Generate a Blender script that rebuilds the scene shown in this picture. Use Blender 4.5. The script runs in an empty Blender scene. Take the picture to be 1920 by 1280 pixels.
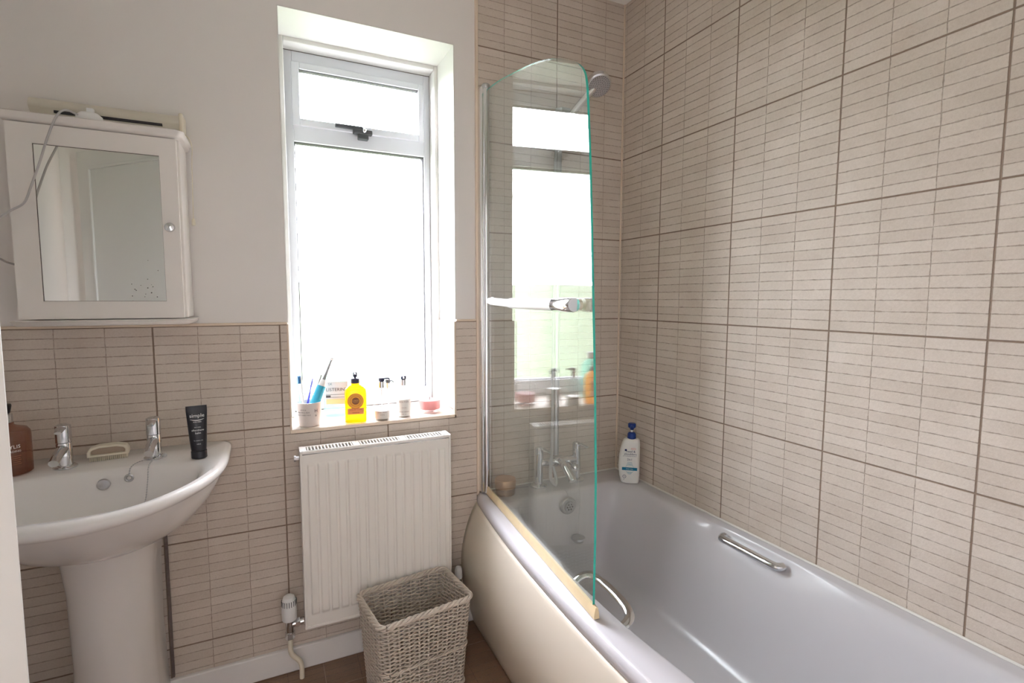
import bpy, bmesh, math, random
from math import sin, cos, pi, radians, sqrt
from mathutils import Vector, Matrix, noise
random.seed(7)
SC = bpy.context.scene
COL = SC.collection
# ------------------------------------------------------------------ camera, world, light, exposure
cam = bpy.data.cameras.new('camera'); camo = bpy.data.objects.new('camera', cam); COL.objects.link(camo)
cam.lens = 17.972; cam.sensor_width = 36; cam.clip_start = .02; cam.clip_end = 300
YAW, PIT, ROL = .44284, .08385, .00238
f = Vector((sin(YAW)*cos(PIT), cos(YAW)*cos(PIT), -sin(PIT))); r = Vector((cos(YAW), -sin(YAW), 0)); u = r.cross(f)
r2 = r*cos(ROL)+u*sin(ROL); u2 = -r*sin(ROL)+u*cos(ROL)
M = Matrix((r2, u2, -f)).transposed().to_4x4(); M.translation = (.312, -1.8056, 1.2626)
camo.matrix_world = M
SC.camera = camo
SC.view_settings.view_transform = 'Standard'; SC.view_settings.look = 'None'
SC.view_settings.exposure = 0.0; SC.view_settings.gamma = 1; SC.view_settings.use_curve_mapping = False
SC.cycles.use_denoising = True; SC.cycles.max_bounces = 14; SC.cycles.diffuse_bounces = 8; SC.cycles.transparent_max_bounces = 24
SC.cycles.glossy_bounces = 6; SC.cycles.sample_clamp_indirect = 12; SC.cycles.blur_glossy = .3
w = bpy.data.worlds.new('overcast_sky'); SC.world = w; w.use_nodes = True
nt = w.node_tree; bg = nt.nodes['Background']; bg.inputs[0].default_value = (.90, .91, 1, 1); tcw = nt.nodes.new('ShaderNodeTexCoord'); sxw = nt.nodes.new('ShaderNodeSeparateXYZ'); mrw = nt.nodes.new('ShaderNodeMapRange')
nt.links.new(tcw.outputs['Generated'], sxw.inputs[0]); nt.links.new(sxw.outputs[0], mrw.inputs[0])      # sky shaped brighter towards -x, so the right wall gets more light
mrw.inputs[1].default_value = -.85; mrw.inputs[2].default_value = .85; mrw.inputs[3].default_value = 92.0; mrw.inputs[4].default_value = 22.0
nt.links.new(mrw.outputs[0], bg.inputs[1])
def area(name, loc, rot, sx, sy, e, col=(1, 1, 1), portal=False):
    l = bpy.data.lights.new(name, 'AREA'); l.shape = 'RECTANGLE'; l.size = sx; l.size_y = sy; l.energy = e; l.color = col
    if portal: l.cycles.is_portal = True
    o = bpy.data.objects.new(name, l); COL.objects.link(o); o.location = loc; o.rotation_euler = rot
    return o
area('window_light_portal', (.655, .345, 1.49), (-pi/2, 0, 0), .56, 1.32, 1, portal=True)
area('camera_side_fill', (.02, -2.78, 1.35), (pi/2, 0, 0), .9, 1.6, 6.0, (1, .97, .95))  # added fill from behind the camera for surfaces facing it, not a real lamp

# ------------------------------------------------------------------ materials
def nodes(m):
    m.use_nodes = True; return m.node_tree, m.node_tree.nodes.get('Principled BSDF')
def mat(name, col, rough=.5, metal=0, var=0, vscale=8, bump=0, bscale=60, spec=.5, coat=0, trans=0, ior=1.45, sss=0, emit=0):
    m = bpy.data.materials.new(name); t, b = nodes(m)
    b.inputs['Base Color'].default_value = (*col, 1); b.inputs['Roughness'].default_value = rough; b.inputs['Metallic'].default_value = metal
    b.inputs['Specular IOR Level'].default_value = spec; b.inputs['Coat Weight'].default_value = coat
    b.inputs['Transmission Weight'].default_value = trans; b.inputs['IOR'].default_value = ior
    g = t.nodes.new('ShaderNodeNewGeometry')
    if var:
        n = t.nodes.new('ShaderNodeTexNoise'); n.inputs['Scale'].default_value = vscale; n.inputs['Detail'].default_value = 5
        t.links.new(g.outputs['Position'], n.inputs['Vector'])
        mx = t.nodes.new('ShaderNodeMix'); mx.data_type = 'RGBA'
        mx.inputs[6].default_value = (*[c*(1-var) for c in col], 1); mx.inputs[7].default_value = (*[min(1, c*(1+var)) for c in col], 1)
        t.links.new(n.outputs[0], mx.inputs[0]); t.links.new(mx.outputs[2], b.inputs['Base Color'])
    if bump:
        n = t.nodes.new('ShaderNodeTexNoise'); n.inputs['Scale'].default_value = bscale; n.inputs['Detail'].default_value = 4
        t.links.new(g.outputs['Position'], n.inputs['Vector'])
        bp = t.nodes.new('ShaderNodeBump'); bp.inputs['Strength'].default_value = bump; bp.inputs['Distance'].default_value = .002
        t.links.new(n.outputs[0], bp.inputs['Height']); t.links.new(bp.outputs[0], b.inputs['Normal'])
    return m
def clear(name, tint=(1, 1, 1), gloss=1.0, rough=.02, ior=1.5, body=None, mixb=0, wave=None):
    """thin clear wall: tinted transparency + fresnel reflection, optionally some diffuse/translucent body"""
    m = bpy.data.materials.new(name); m.use_nodes = True; t = m.node_tree; N = t.nodes; L = t.links
    for n in list(N): N.remove(n)
    o = N.new('ShaderNodeOutputMaterial'); tr = N.new('ShaderNodeBsdfTransparent'); tr.inputs[0].default_value = (*tint, 1)
    last = tr.outputs[0]
    if wave:
        g = N.new('ShaderNodeNewGeometry'); sx = N.new('ShaderNodeSeparateXYZ'); L.new(g.outputs['Position'], sx.inputs[0])
        s = N.new('ShaderNodeMath'); s.operation = 'MULTIPLY'; s.inputs[1].default_value = 2*pi/wave; L.new(sx.outputs[0], s.inputs[0])
        c = N.new('ShaderNodeMath'); c.operation = 'SINE'; L.new(s.outputs[0], c.inputs[0])
        mr = N.new('ShaderNodeMapRange'); mr.inputs[1].default_value = -1; mr.inputs[2].default_value = 1
        mr.inputs[3].default_value = .78; mr.inputs[4].default_value = 1; L.new(c.outputs[0], mr.inputs[0])
        cb = N.new('ShaderNodeCombineColor')
        for i in range(3): L.new(mr.outputs[0], cb.inputs[i])
        L.new(cb.outputs[0], tr.inputs[0])
    if body:
        tl = N.new('ShaderNodeBsdfTranslucent'); tl.inputs[0].default_value = (*body, 1)
        df = N.new('ShaderNodeBsdfDiffuse'); df.inputs[0].default_value = (*body, 1)
        m1 = N.new('ShaderNodeMixShader'); m1.inputs[0].default_value = .4; L.new(tl.outputs[0], m1.inputs[1]); L.new(df.outputs[0], m1.inputs[2])
        m2 = N.new('ShaderNodeMixShader'); m2.inputs[0].default_value = mixb; L.new(last, m2.inputs[1]); L.new(m1.outputs[0], m2.inputs[2]); last = m2.outputs[0]
    gl = N.new('ShaderNodeBsdfGlossy'); gl.inputs['Roughness'].default_value = rough
    fr = N.new('ShaderNodeFresnel'); gb = N.new('ShaderNodeNewGeometry'); mi = N.new('ShaderNodeMapRange')
    mi.inputs[3].default_value = ior; mi.inputs[4].default_value = 1/ior; L.new(gb.outputs['Backfacing'], mi.inputs[0]); L.new(mi.outputs[0], fr.inputs[0])
    mu = N.new('ShaderNodeMath'); mu.operation = 'MULTIPLY'; mu.inputs[1].default_value = gloss; L.new(fr.outputs[0], mu.inputs[0])
    m3 = N.new('ShaderNodeMixShader'); L.new(mu.outputs[0], m3.inputs[0]); L.new(last, m3.inputs[1]); L.new(gl.outputs[0], m3.inputs[2])
    L.new(m3.outputs[0], o.inputs[0]); return m

def tile_mat(name, ax_u, off_u, W, ax_v, off_v, H, nu, nv, col_a, col_b, grout, main_w=.0022, sub_w=.0012, rough=.5, groove=None):
    m = bpy.data.materials.new(name); t, b = nodes(m); N = t.nodes; L = t.links
    g = N.new('ShaderNodeNewGeometry'); sp = N.new('ShaderNodeSeparateXYZ'); L.new(g.outputs['Position'], sp.inputs[0])
    def mth(op, a, bb=None, c=None):
        n = N.new('ShaderNodeMath'); n.operation = op
        for i, v in enumerate((a, bb, c)):
            if v is None: continue
            if isinstance(v, (int, float)): n.inputs[i].default_value = v
            else: L.new(v, n.inputs[i])
        return n.outputs[0]
    def nz(scale, detail=3, rough=.5):
        n = N.new('ShaderNodeTexNoise'); n.inputs['Scale'].default_value = scale; n.inputs['Detail'].default_value = detail; n.inputs['Roughness'].default_value = rough
        L.new(g.outputs['Position'], n.inputs['Vector']); return n.outputs[0]
    U = mth('SUBTRACT', sp.outputs[ax_u], off_u); V = mth('SUBTRACT', sp.outputs[ax_v], off_v)
    wob = mth('MULTIPLY', mth('SUBTRACT', nz(70, 4, .7), .5), .0045)
    wob2 = mth('MULTIPLY', mth('SUBTRACT', nz(25, 2), .5), .003)
    def dist(X, P):   # distance to nearest multiple of P
        return mth('MULTIPLY', mth('PINGPONG', mth('DIVIDE', X, P), .5), P)
    def mask(d, wd, soft):
        n = N.new('ShaderNodeMapRange'); n.interpolation_type = 'SMOOTHSTEP'; L.new(d, n.inputs[0])
        n.inputs[1].default_value = wd-soft; n.inputs[2].default_value = wd+soft; n.inputs[3].default_value = 1; n.inputs[4].default_value = 0
        return n.outputs[0]
    wm = mth('MULTIPLY', wob, .3)
    main = mth('MAXIMUM', mask(mth('ADD', dist(U, W), wm), main_w, .0008), mask(mth('ADD', dist(V, H), wm), main_w, .0008))
    su = mask(mth('ADD', mth('ADD', dist(mth('ADD', U, wob2), W/nu), wob), .0006), sub_w*1.25, .0009)
    sv = mask(mth('ADD', mth('ADD', dist(mth('ADD', V, mth('MULTIPLY', wob2, .8)), H/nv), wob), .0002), sub_w, .0009)
    brk = mth('ADD', .35, mth('MULTIPLY', nz(38, 4, .7), 1.1)); sub = mth('MULTIPLY', mth('MAXIMUM', su, sv), mth('MINIMUM', brk, 1))
    # colour
    cu = mth('FLOOR', mth('DIVIDE', U, W/nu)); cv = mth('FLOOR', mth('DIVIDE', V, H/nv))
    cc = N.new('ShaderNodeCombineXYZ'); L.new(cu, cc.inputs[0]); L.new(cv, cc.inputs[1])
    wn = N.new('ShaderNodeTexWhiteNoise'); wn.noise_dimensions = '2D'; L.new(cc.outputs[0], wn.inputs['Vector'])
    fac = mth('ADD', mth('MULTIPLY', nz(9, 3), .9), mth('MULTIPLY', wn.outputs[0], .28)); fac = mth('ADD', mth('SUBTRACT', fac, .12), mth('MULTIPLY', mth('SUBTRACT', nz(190, 6, .85), .5), 1.5))
    mx = N.new('ShaderNodeMix'); mx.data_type = 'RGBA'; mx.inputs[6].default_value = (*col_a, 1); mx.inputs[7].default_value = (*col_b, 1); L.new(fac, mx.inputs[0])
    gv = groove or tuple(c*.62 for c in col_a)
    m2 = N.new('ShaderNodeMix'); m2.data_type = 'RGBA'; L.new(mth('MULTIPLY', sub, .75), m2.inputs[0]); L.new(mx.outputs[2], m2.inputs[6]); m2.inputs[7].default_value = (*gv, 1)
    # small pits
    pit = mask(mth('SUBTRACT', 1, nz(130, 4, .8)), .30, .03)
    m2b = N.new('ShaderNodeMix'); m2b.data_type = 'RGBA'; L.new(mth('MULTIPLY', pit, .5), m2b.inputs[0]); L.new(m2.outputs[2], m2b.inputs[6]); m2b.inputs[7].default_value = (*gv, 1)
    m3 = N.new('ShaderNodeMix'); m3.data_type = 'RGBA'; L.new(main, m3.inputs[0]); L.new(m2b.outputs[2], m3.inputs[6]); m3.inputs[7].default_value = (*grout, 1)
    L.new(m3.outputs[2], b.inputs['Base Color']); b.inputs['Roughness'].default_value = rough; b.inputs['Specular IOR Level'].default_value = .4
    h = mth('SUBTRACT', mth('SUBTRACT', mth('MULTIPLY', nz(160, 6, .75), .6), mth('MULTIPLY', sub, .6)), mth('MULTIPLY', main, .7))
    h = mth('SUBTRACT', h, mth('MULTIPLY', pit, .3))
    bp = N.new('ShaderNodeBump'); bp.inputs['Strength'].default_value = .8; bp.inputs['Distance'].default_value = .0016
    L.new(h, bp.inputs['Height']); L.new(bp.outputs[0], b.inputs['Normal'])
    return m

XR = 1.6815; Z0 = 1.177; TH = 1/3; TW = .3401; CEIL = 2.469; XL = -.62; YF = -1.84
ta, tb, tg = (.50, .425, .36), (.68, .605, .54), (.24, .17, .125)
m_tile_b = tile_mat('beige_tile_back', 0, 0, TW, 2, Z0, TH, 3, 12, ta, tb, tg, groove=(.27, .20, .15))
m_tile_r = tile_mat('beige_tile_right', 1, -.2432, TW, 2, Z0, TH, 3, 12, ta, tb, tg, groove=(.25, .185, .135))
m_tile_s = tile_mat('beige_tile_sill', 0, .364, TW, 1, .0, TH, 3, 12, ta, tb, tg)
m_floor = tile_mat('brown_floor_tile', 0, .10, TW, 1, -.14, TH, 3, 12, (.17, .10, .062), (.27, .17, .11), (.30, .21, .15), main_w=.0016, groove=(.10, .06, .04), rough=.4)
m_paint = mat('white_wall_paint', (.775, .745, .725), .85, var=.02, vscale=3, bump=.05, bscale=200)
m_ceil = mat('ceiling_paint', (.82, .80, .77), .9, var=.01)
m_reveal = mat('white_gloss_paint', (.70, .69, .665), .45, var=.02)
m_upvc = mat('white_upvc', (.66, .68, .72), .3, var=.01)
m_dark = mat('dark_gap', (.05, .045, .05), .8, var=.1)
m_mould = mat('mould_seal', (.14, .11, .10), .9, var=.5, vscale=60)
m_handle = mat('dark_grey_plastic', (.055, .06, .065), .4, var=.05)
m_trim = mat('cream_tile_trim', (.72, .60, .48), .4, var=.05)
m_skirt = mat('white_skirting', (.80, .78, .77), .4, var=.03)
m_cer = mat('white_ceramic', (.80, .775, .76), .12, spec=.6, var=.01)
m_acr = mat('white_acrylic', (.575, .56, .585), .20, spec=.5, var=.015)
m_panel = mat('cream_bath_panel', (.73, .665, .565), .28, var=.02, vscale=4)
m_chrome = mat('chrome', (.72, .73, .75), .09, 1, var=.02)
m_chromed = mat('satin_chrome', (.50, .50, .51), .28, 1, var=.03)
m_alu = mat('polished_aluminium', (.75, .75, .76), .22, 1, var=.02)
m_rad = mat('white_radiator_enamel', (.80, .77, .73), .3, var=.01)
m_cab = mat('white_cabinet_paint', (.80, .765, .73), .4, var=.02, vscale=5)
m_door = mat('white_door_paint', (.70, .69, .665), .4, var=.03, vscale=4)
m_brass = mat('brass', (.70, .48, .18), .3, 1, var=.05)
m_wick = mat('whitewashed_wicker', (.54, .475, .41), .6, var=.2, vscale=35, bump=.3, bscale=300)
m_black = mat('black_plastic', (.008, .008, .012), .32, var=.1)
m_navy = mat('navy_plastic', (.02, .022, .06), .35, var=.1)
m_white = mat('white_plastic', (.80, .80, .80), .35, var=.01)
m_cream = mat('cream_plastic', (.74, .68, .55), .4, var=.03)
m_grey = mat('grey_cable', (.50, .48, .48), .5, var=.03)
m_mirror = mat('mirror_silver', (.90, .91, .88), .015, 1, var=.003)
m_ink = mat('dark_ink', (.05, .045, .05), .6, var=.05)
m_inkw = mat('white_ink', (.80, .80, .80), .6, var=.02)
m_seal = mat('yellowed_seal', (.72, .58, .36), .4, var=.12, vscale=30)
m_silic = mat('white_silicone', (.74, .71, .67), .5, var=.08, vscale=30)
m_lawn = mat('lawn_grass', (.052, .074, .028), .9, var=.2, vscale=.25)
m_blue = mat('dark_blue_plastic', (.03, .045, .075), .4, var=.1)
m_glass = clear('screen_glass', (.955, .98, .965), 1.0, 0.0, 1.52, (.75, .82, .76), .025)
m_gedge = mat('green_glass_edge', (.03, .42, .33), .12, var=.2, vscale=12, coat=.3)
m_frost = clear('reeded_window_glass', (1, 1, 1), .8, .1, 1.5, (.95, .97, .97), .03, wave=.0095)
m_pane = clear('window_glass', (1, 1, 1), .8, .05, 1.5, (.95, .97, 1), .05)

# ------------------------------------------------------------------ mesh helpers (vertices in world coordinates)
class MB:
    def __init__(s): s.v = []; s.f = []
    def add(s, vs, fs):
        k = len(s.v); s.v += [tuple(p) for p in vs]; s.f += [tuple(i+k for i in q) for q in fs]; return s
    def box(s, x0, x1, y0, y1, z0, z1, M=None):
        v = [Vector((x, y, z)) for x in (x0, x1) for y in (y0, y1) for z in (z0, z1)]
        if M is not None: v = [M @ p for p in v]
        return s.add(v, [(0, 1, 3, 2), (4, 6, 7, 5), (0, 4, 5, 1), (2, 3, 7, 6), (0, 2, 6, 4), (1, 5, 7, 3)])
    def rings(s, rs, closed=True, cap0=True, cap1=True, loop=False):
        n = len(rs[0]); vs = [p for q in rs for p in q]; fs = []
        K = len(rs)
        for i in range(K if loop else K-1):
            for j in range(n if closed else n-1):
                a, b = i*n+j, i*n+(j+1) % n; c, d = ((i+1) % K)*n+(j+1) % n, ((i+1) % K)*n+j
                fs.append((a, b, c, d))
        if cap0 and not loop: fs.append(tuple(range(n))[::-1])
        if cap1 and not loop: fs.append(tuple((K-1)*n+j for j in range(n)))
        return s.add(vs, fs)
    def lathe(s, prof, c, n=32, sx=1, sy=1, M=None, p=2.0, az=0, cap0=True, cap1=True):
        rs = []
        for (rr, z) in prof:
            q = []
            for j in range(n):
                a = 2*pi*j/n; k = 1/((abs(cos(a))**p+abs(sin(a))**p)**(1/p))
                x, y = rr*sx*cos(a)*k, rr*sy*sin(a)*k
                v = Vector((x*cos(az)-y*sin(az), x*sin(az)+y*cos(az), z))
                if M is not None: v = M @ v
                q.append(v+Vector(c))
            rs.append(q)
        return s.rings(rs, cap0=cap0, cap1=cap1)
    def tube(s, pts, r, n=10, loop=False, flat=1.0, up=None):
        pts = [Vector(p) for p in pts]; rs = []; K = len(pts); prev = None
        for i, p in enumerate(pts):
            if loop: tdir = (pts[(i+1) % K]-pts[i-1]).normalized()
            else: tdir = (pts[min(i+1, K-1)]-pts[max(i-1, 0)]).normalized()
            if prev is None:
                a = Vector(up) if up else (Vector((0, 0, 1)) if abs(tdir.z) < .9 else Vector((1, 0, 0)))
            else: a = prev
            nn = (a-tdir*a.dot(tdir)).normalized(); bb = tdir.cross(nn); prev = nn
            ri = r[i] if isinstance(r, (list, tuple)) else r
            rs.append([p+nn*cos(2*pi*j/n)*ri*flat+bb*sin(2*pi*j/n)*ri for j in range(n)])
        return s.rings(rs, loop=loop)
    def cyl(s, a, b, ra, rb=None, n=24):
        return s.tube([a, b], [ra, ra if rb is None else rb], n)
    def sphere(s, c, rr, n=16, sc=(1, 1, 1)):
        prof = [(max(1e-4, rr*sin(pi*i/n)), -rr*cos(pi*i/n)) for i in range(n+1)]
        return s.lathe([(a, z*sc[2]) for a, z in prof], c, n*2, sc[0], sc[1])
def spline(pts, k=8):
    P = [Vector(p) for p in pts]; P = [2*P[0]-P[1]]+P+[2*P[-1]-P[-2]]; o = []
    for i in range(1, len(P)-2):
        for j in range(k):
            t = j/k; a, b, c, d = P[i-1], P[i], P[i+1], P[i+2]
            o.append(.5*((2*b)+(c-a)*t+(2*a-5*b+4*c-d)*t*t+(3*b-a-3*c+d)*t**3))
    o.append(P[-2]); return o
ORG = {}
def link(o, parent, loc):
    COL.objects.link(o)
    if parent is not None: o.parent = parent; ORG[o.name] = ORG[parent.name]
    else: o.location = loc; ORG[o.name] = Vector(loc)
def build(name, mb, mats, parent=None, loc=(0, 0, 0), bevel=0, smooth=True, ang=35, seg=2, kind=None, sub=0):
    org = ORG[parent.name] if parent is not None else Vector(loc)
    me = bpy.data.meshes.new(name); me.from_pydata([tuple(Vector(p)-org) for p in mb.v], [], mb.f)
    me.materials.append(mats)
    bm = bmesh.new(); bm.from_mesh(me); bmesh.ops.recalc_face_normals(bm, faces=bm.faces)
    if smooth:
        for f_ in bm.faces: f_.smooth = True
        for e in bm.edges:
            if len(e.link_faces) == 2 and e.calc_face_angle(0) > radians(ang): e.smooth = False
    bm.to_mesh(me); bm.free()
    o = bpy.data.objects.new(name, me); link(o, parent, loc)
    if bevel:
        md = o.modifiers.new('bevel', 'BEVEL'); md.width = bevel; md.segments = seg; md.limit_method = 'ANGLE'; md.angle_limit = radians(40)
    if sub:
        md = o.modifiers.new('sub', 'SUBSURF'); md.levels = sub; md.render_levels = sub
    if kind: o['kind'] = kind
    return o
def thing(name, label, cat, loc, group=None):
    o = bpy.data.objects.new(name, None); o.empty_display_size = .05; link(o, None, loc)
    o['label'] = label; o['category'] = cat
    if group: o['group'] = group
    return o
def text(txt, size, align='CENTER', extr=0):
    c = bpy.data.curves.new('t', 'FONT'); c.body = txt; c.size = size; c.align_x = align; c.resolution_u = 2
    o = bpy.data.objects.new('t', c); COL.objects.link(o)
    me = bpy.data.meshes.new_from_object(o.evaluated_get(bpy.context.evaluated_depsgraph_get()))
    v = [(p.co.x, p.co.y) for p in me.vertices]; fs = [tuple(q.vertices) for q in me.polygons]
    bpy.data.objects.remove(o); bpy.data.curves.remove(c); bpy.data.meshes.remove(me)
    return v, fs
def wrap(mb, vf, c, z, az, rad, off=.0004, ox=0, sy=1, lean=0):
    """put flat outline vf on a vertical cylinder (radius rad, centre c) facing azimuth az; rad=None: flat plane through c"""
    v, fs = vf; o = []
    for (x, y) in v:
        x += ox; y *= sy
        if rad: a = az+x/rad; o.append((c[0]+cos(a)*(rad+off), c[1]+sin(a)*(rad+off), z+y))
        else: o.append((c[0]+cos(az)*off-sin(az)*x, c[1]+sin(az)*off+cos(az)*x, z+y))
    return mb.add(o, fs)
def rect(w_, h_, n=12):
    v = []; fs = []
    for i in range(n+1): x = -w_/2+w_*i/n; v += [(x, -h_/2), (x, h_/2)]
    for i in range(n): fs.append((2*i, 2*i+2, 2*i+3, 2*i+1))
    return v, fs
def disc(r_, n=28, r0=0):
    if r0 == 0: return [(r_*cos(2*pi*i/n), r_*sin(2*pi*i/n)) for i in range(n)], [tuple(range(n))]
    v = [(q*cos(2*pi*i/n), q*sin(2*pi*i/n)) for q in (r_, r0) for i in range(n)]
    return v, [(i, (i+1) % n, n+(i+1) % n, n+i) for i in range(n)]

# ------------------------------------------------------------------ room shell
WX0, WX1, WZ0, WZ1 = .364, .938, .828, 2.164
PY = .006
mb = MB()
mb.box(XL-.1, WX0, PY, .34, 0, CEIL).box(WX1, XR+.1, PY, .34, 0, CEIL).box(WX0, WX1, PY, .34, 0, WZ0-.012).box(WX0, WX1, PY, .34, WZ1, CEIL)
wb = build('wall_back', mb, m_paint, kind='structure', smooth=False)
mb = MB()
mb.box(XL, WX0, 0, PY+.004, .0, Z0).box(WX0, WX1, 0, PY+.004, 0, WZ0-.012).box(WX1, 1.02, 0, PY+.004, 0, Z0).box(1.02, XR, 0, PY+.004, 0, CEIL)
mb.box(WX1-.008, WX1+.001, .004, .2, WZ0, Z0)
build('tile_panel', mb, m_tile_b, wb, smooth=False)
mb = MB().box(XR, XR+.1, YF, 0.1, 0, CEIL)
wr = build('wall_right', mb, m_tile_r, kind='structure', smooth=False)
DX0, DX1 = -.53, .36
wf = build('wall_front', MB().box(XL-.1, DX0, YF-.1, YF, 0, CEIL).box(DX1, XR+.1, YF-.1, YF, 0, CEIL).box(DX0, DX1, YF-.1, YF, 2.0, CEIL), m_paint, kind='structure', smooth=False)
build('wall_hall', MB().box(-1.0, 1.0, -3.0, -2.9, 0, CEIL).box(-1.1, -1.0, -2.9, YF-.1, 0, CEIL).box(1.0, 1.1, -2.9, YF-.1, 0, CEIL), m_paint, kind='structure', smooth=False)
wl = build('wall_left', MB().box(XL-.1, XL, YF, PY+.1, 0, CEIL), m_paint, kind='structure', smooth=False)
build('ceiling', MB().box(XL-.5, XR+.1, -3.0, .34, CEIL, CEIL+.1), m_ceil, kind='structure', smooth=False)
build('floor', MB().box(XL-.5, XR+.1, -3.0, .34, -.1, 0), m_floor, kind='structure', smooth=False)
build('baseboard_back', MB().box(XL, 1.0, -.014, .002, 0, .083), m_skirt, kind='structure', bevel=.004)
build('trim_1', MB().box(XL, WX0, -.004, PY+.003, Z0, Z0+.008), m_trim, kind='structure', bevel=.003)
build('trim_2', MB().box(WX1, 1.018, -.004, PY+.003, Z0, Z0+.008), m_trim, kind='structure', bevel=.003)
build('trim_3', MB().box(1.018, 1.028, -.006, PY+.003, .5, CEIL), m_trim, kind='structure', bevel=.003)
build('trim_4', MB().box(XR-.006, XR+.001, -.006, .001, .5, CEIL), m_trim, kind='structure', bevel=.002)
mb = MB().box(WX0-.003, WX0+.003, -.003, .01, WZ0-.012, Z0).box(WX1-.009, WX1-.001, -.003, .01, WZ0-.012, Z0).box(WX0, WX1, -.003, .006, WZ0-.012, WZ0)
build('trim_5', mb, m_trim, kind='structure', bevel=.0015)
# lawn outside
mb = MB(); n = 24; vs = []; fs = []
for i in range(n+1):
    for j in range(n+1):
        x = -40+80*i/n; y = .8+45*(j/n)**1.4; vs.append((x, y, -2.6+.13*max(0, y-6)+.3*noise.noise(Vector((x*.2, y*.2, 0)))))
for i in range(n):
    for j in range(n): a = i*(n+1)+j; fs.append((a, a+n+1, a+n+2, a+1))
mb.add(vs, fs); build('lawn', mb, m_lawn, kind='structure')

# ------------------------------------------------------------------ window
def frame(mb, x0, x1, z0, z1, wl_, wr_, wb_, wt_, y0, y1):
    mb.box(x0, x0+wl_, y0, y1, z0, z1).box(x1-wr_, x1, y0, y1, z0, z1).box(x0+wl_, x1-wr_, y0, y1, z0, z0+wb_).box(x0+wl_, x1-wr_, y0, y1, z1-wt_, z1)
FY = .262
mb = MB(); frame(mb, .384, .929, .836, 2.147, .030, .031, .060, .042, FY, .33)
mb.box(.414, .898, FY, .33, 1.832, 1.892)
win = build('window_1', mb, m_upvc, kind='structure', bevel=.002, smooth=False)
mb = MB(); frame(mb, .413, .899, .893, 1.834, .0045, .0045, .0045, .0045, FY+.012, .30); build('glazing_gasket', mb, m_dark, win, smooth=False)
mb = MB(); frame(mb, .411, .896, 1.886, 2.108, .026, .022, .026, .024, FY-.010, FY+.02); sash = build('sash', mb, m_upvc, win, bevel=.003, smooth=False)
mb = MB(); frame(mb, .435, .876, 1.910, 2.086, .003, .003, .003, .004, FY-.004, FY+.022); build('gasket', mb, m_dark, sash, smooth=False)
build('pane', MB().box(.434, .878, FY+.008, FY+.012, 1.906, 2.09), m_pane, sash, smooth=False)
build('pane', MB().box(.414, .898, FY+.030, FY+.035, .89, 1.835), m_frost, win, smooth=False)
mb = MB().box(.555, .655, FY-.030, FY-.016, 1.893, 1.907).box(.620, .690, FY-.028, FY-.006, 1.880, 1.898).box(.638, .676, FY-.026, FY+.001, 1.862, 1.884)
build('window_handle', mb, m_handle, sash, bevel=.003)
build('handle_lock', MB().sphere((.660, FY-.030, 1.892), .008, 8), m_chrome, sash)
mb = MB().box(WX0, .385, .195, .30, WZ0, 2.164).box(.922, WX1+.001, .195, .30, WZ0, 2.164).box(.385, .922, .195, .30, 2.147, 2.164)
build('inner_frame', mb, m_reveal, win, bevel=.003, smooth=False)
mb = MB(); frame(mb, .3835, .9235, .834, 2.148, .002, .0025, .003, .003, FY-.0015, FY+.003); build('mould_line', mb, m_mould, win, smooth=False)
mb = MB().box(WX0-.001, WX0+.002, PY-.001, .2, Z0+.008, WZ1).box(WX1-.002, WX1+.001, PY-.001, .2, Z0+.008, WZ1).box(WX0, WX1, PY-.001, .2, WZ1-.002, WZ1+.001)
build('window_reveal', mb, m_reveal, win, smooth=False)
build('window_sill', MB().box(WX0, WX1, .0, .30, WZ0-.014, WZ0), m_tile_s, win, smooth=False)

# ------------------------------------------------------------------ door leaf standing open at the left
H0 = Vector((-.50, -1.78, 0)); H1 = Vector((.080, -1.155, 0)); dl = (H1-H0).length; da = math.atan2(H1.y-H0.y, H1.x-H0.x)
DM = Matrix.Translation(H0) @ Matrix.Rotation(da, 4, 'Z')
mb = MB().box(0, dl, 0, .038, .01, 1.98, DM)
door = build('door_1', mb, m_door, kind='structure', bevel=.002)
mb = MB()
for (a, b_) in ((.12, .9), (1.02, 1.90)):
    for (s0, s1) in ((.09, dl-.10),):
        for (p, q, zz0, zz1) in ((s0, s0+.014, a, b_), (s1-.014, s1, a, b_), (s0, s1, a, a+.014), (s0, s1, b_-.014, b_)):
            mb.box(p, q, .036, .046, zz0, zz1, DM)
build('panel_moulding', mb, m_door, door, bevel=.003)
mb = MB().box(dl-.074, dl-.034, -.004, .002, .80, .92, DM).cyl(DM @ Vector((dl-.07, -.004, .87)), DM @ Vector((dl-.07, -.045, .87)), .009).cyl(DM @ Vector((dl-.07, -.04, .87)), DM @ Vector((dl-.17, -.042, .87)), .008)
build('door_handle', mb, m_brass, door, bevel=.001)

# ------------------------------------------------------------------ bath
BL = 1.70; YM = -BL/2
def bow(y): return .062*max(0, 1-((y-YM)/(BL/2))**2)
NB = 256
def brect(x0, x1, y0, y1, n_, z, bw=1.0, rec=0, zf=None):
    out = []; cx, cy, hx, hy = (x0+x1)/2, (y0+y1)/2, (x1-x0)/2, (y1-y0)/2
    for j in range(NB):
        a = 2*pi*j/NB; k = 1/((abs(cos(a))**n_+abs(sin(a))**n_)**(1/n_)); X, Y = cos(a)*k, sin(a)*k
        y = cy+hy*Y; t_ = max(0, -X); t_ = t_*t_*(3-2*t_)
        x = cx+hx*X-bw*bow(y)*t_
        if rec:
            g = 1/(1+math.exp(-(y+.99)/.045))*1/(1+math.exp((y+.615)/.012))
            x += rec*g*(1 if X > .6 else -1 if X < -.6 else 0)
        out.append((x, y, z if zf is None else zf(x, y, z)))
    return out
ZR = .513
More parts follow.
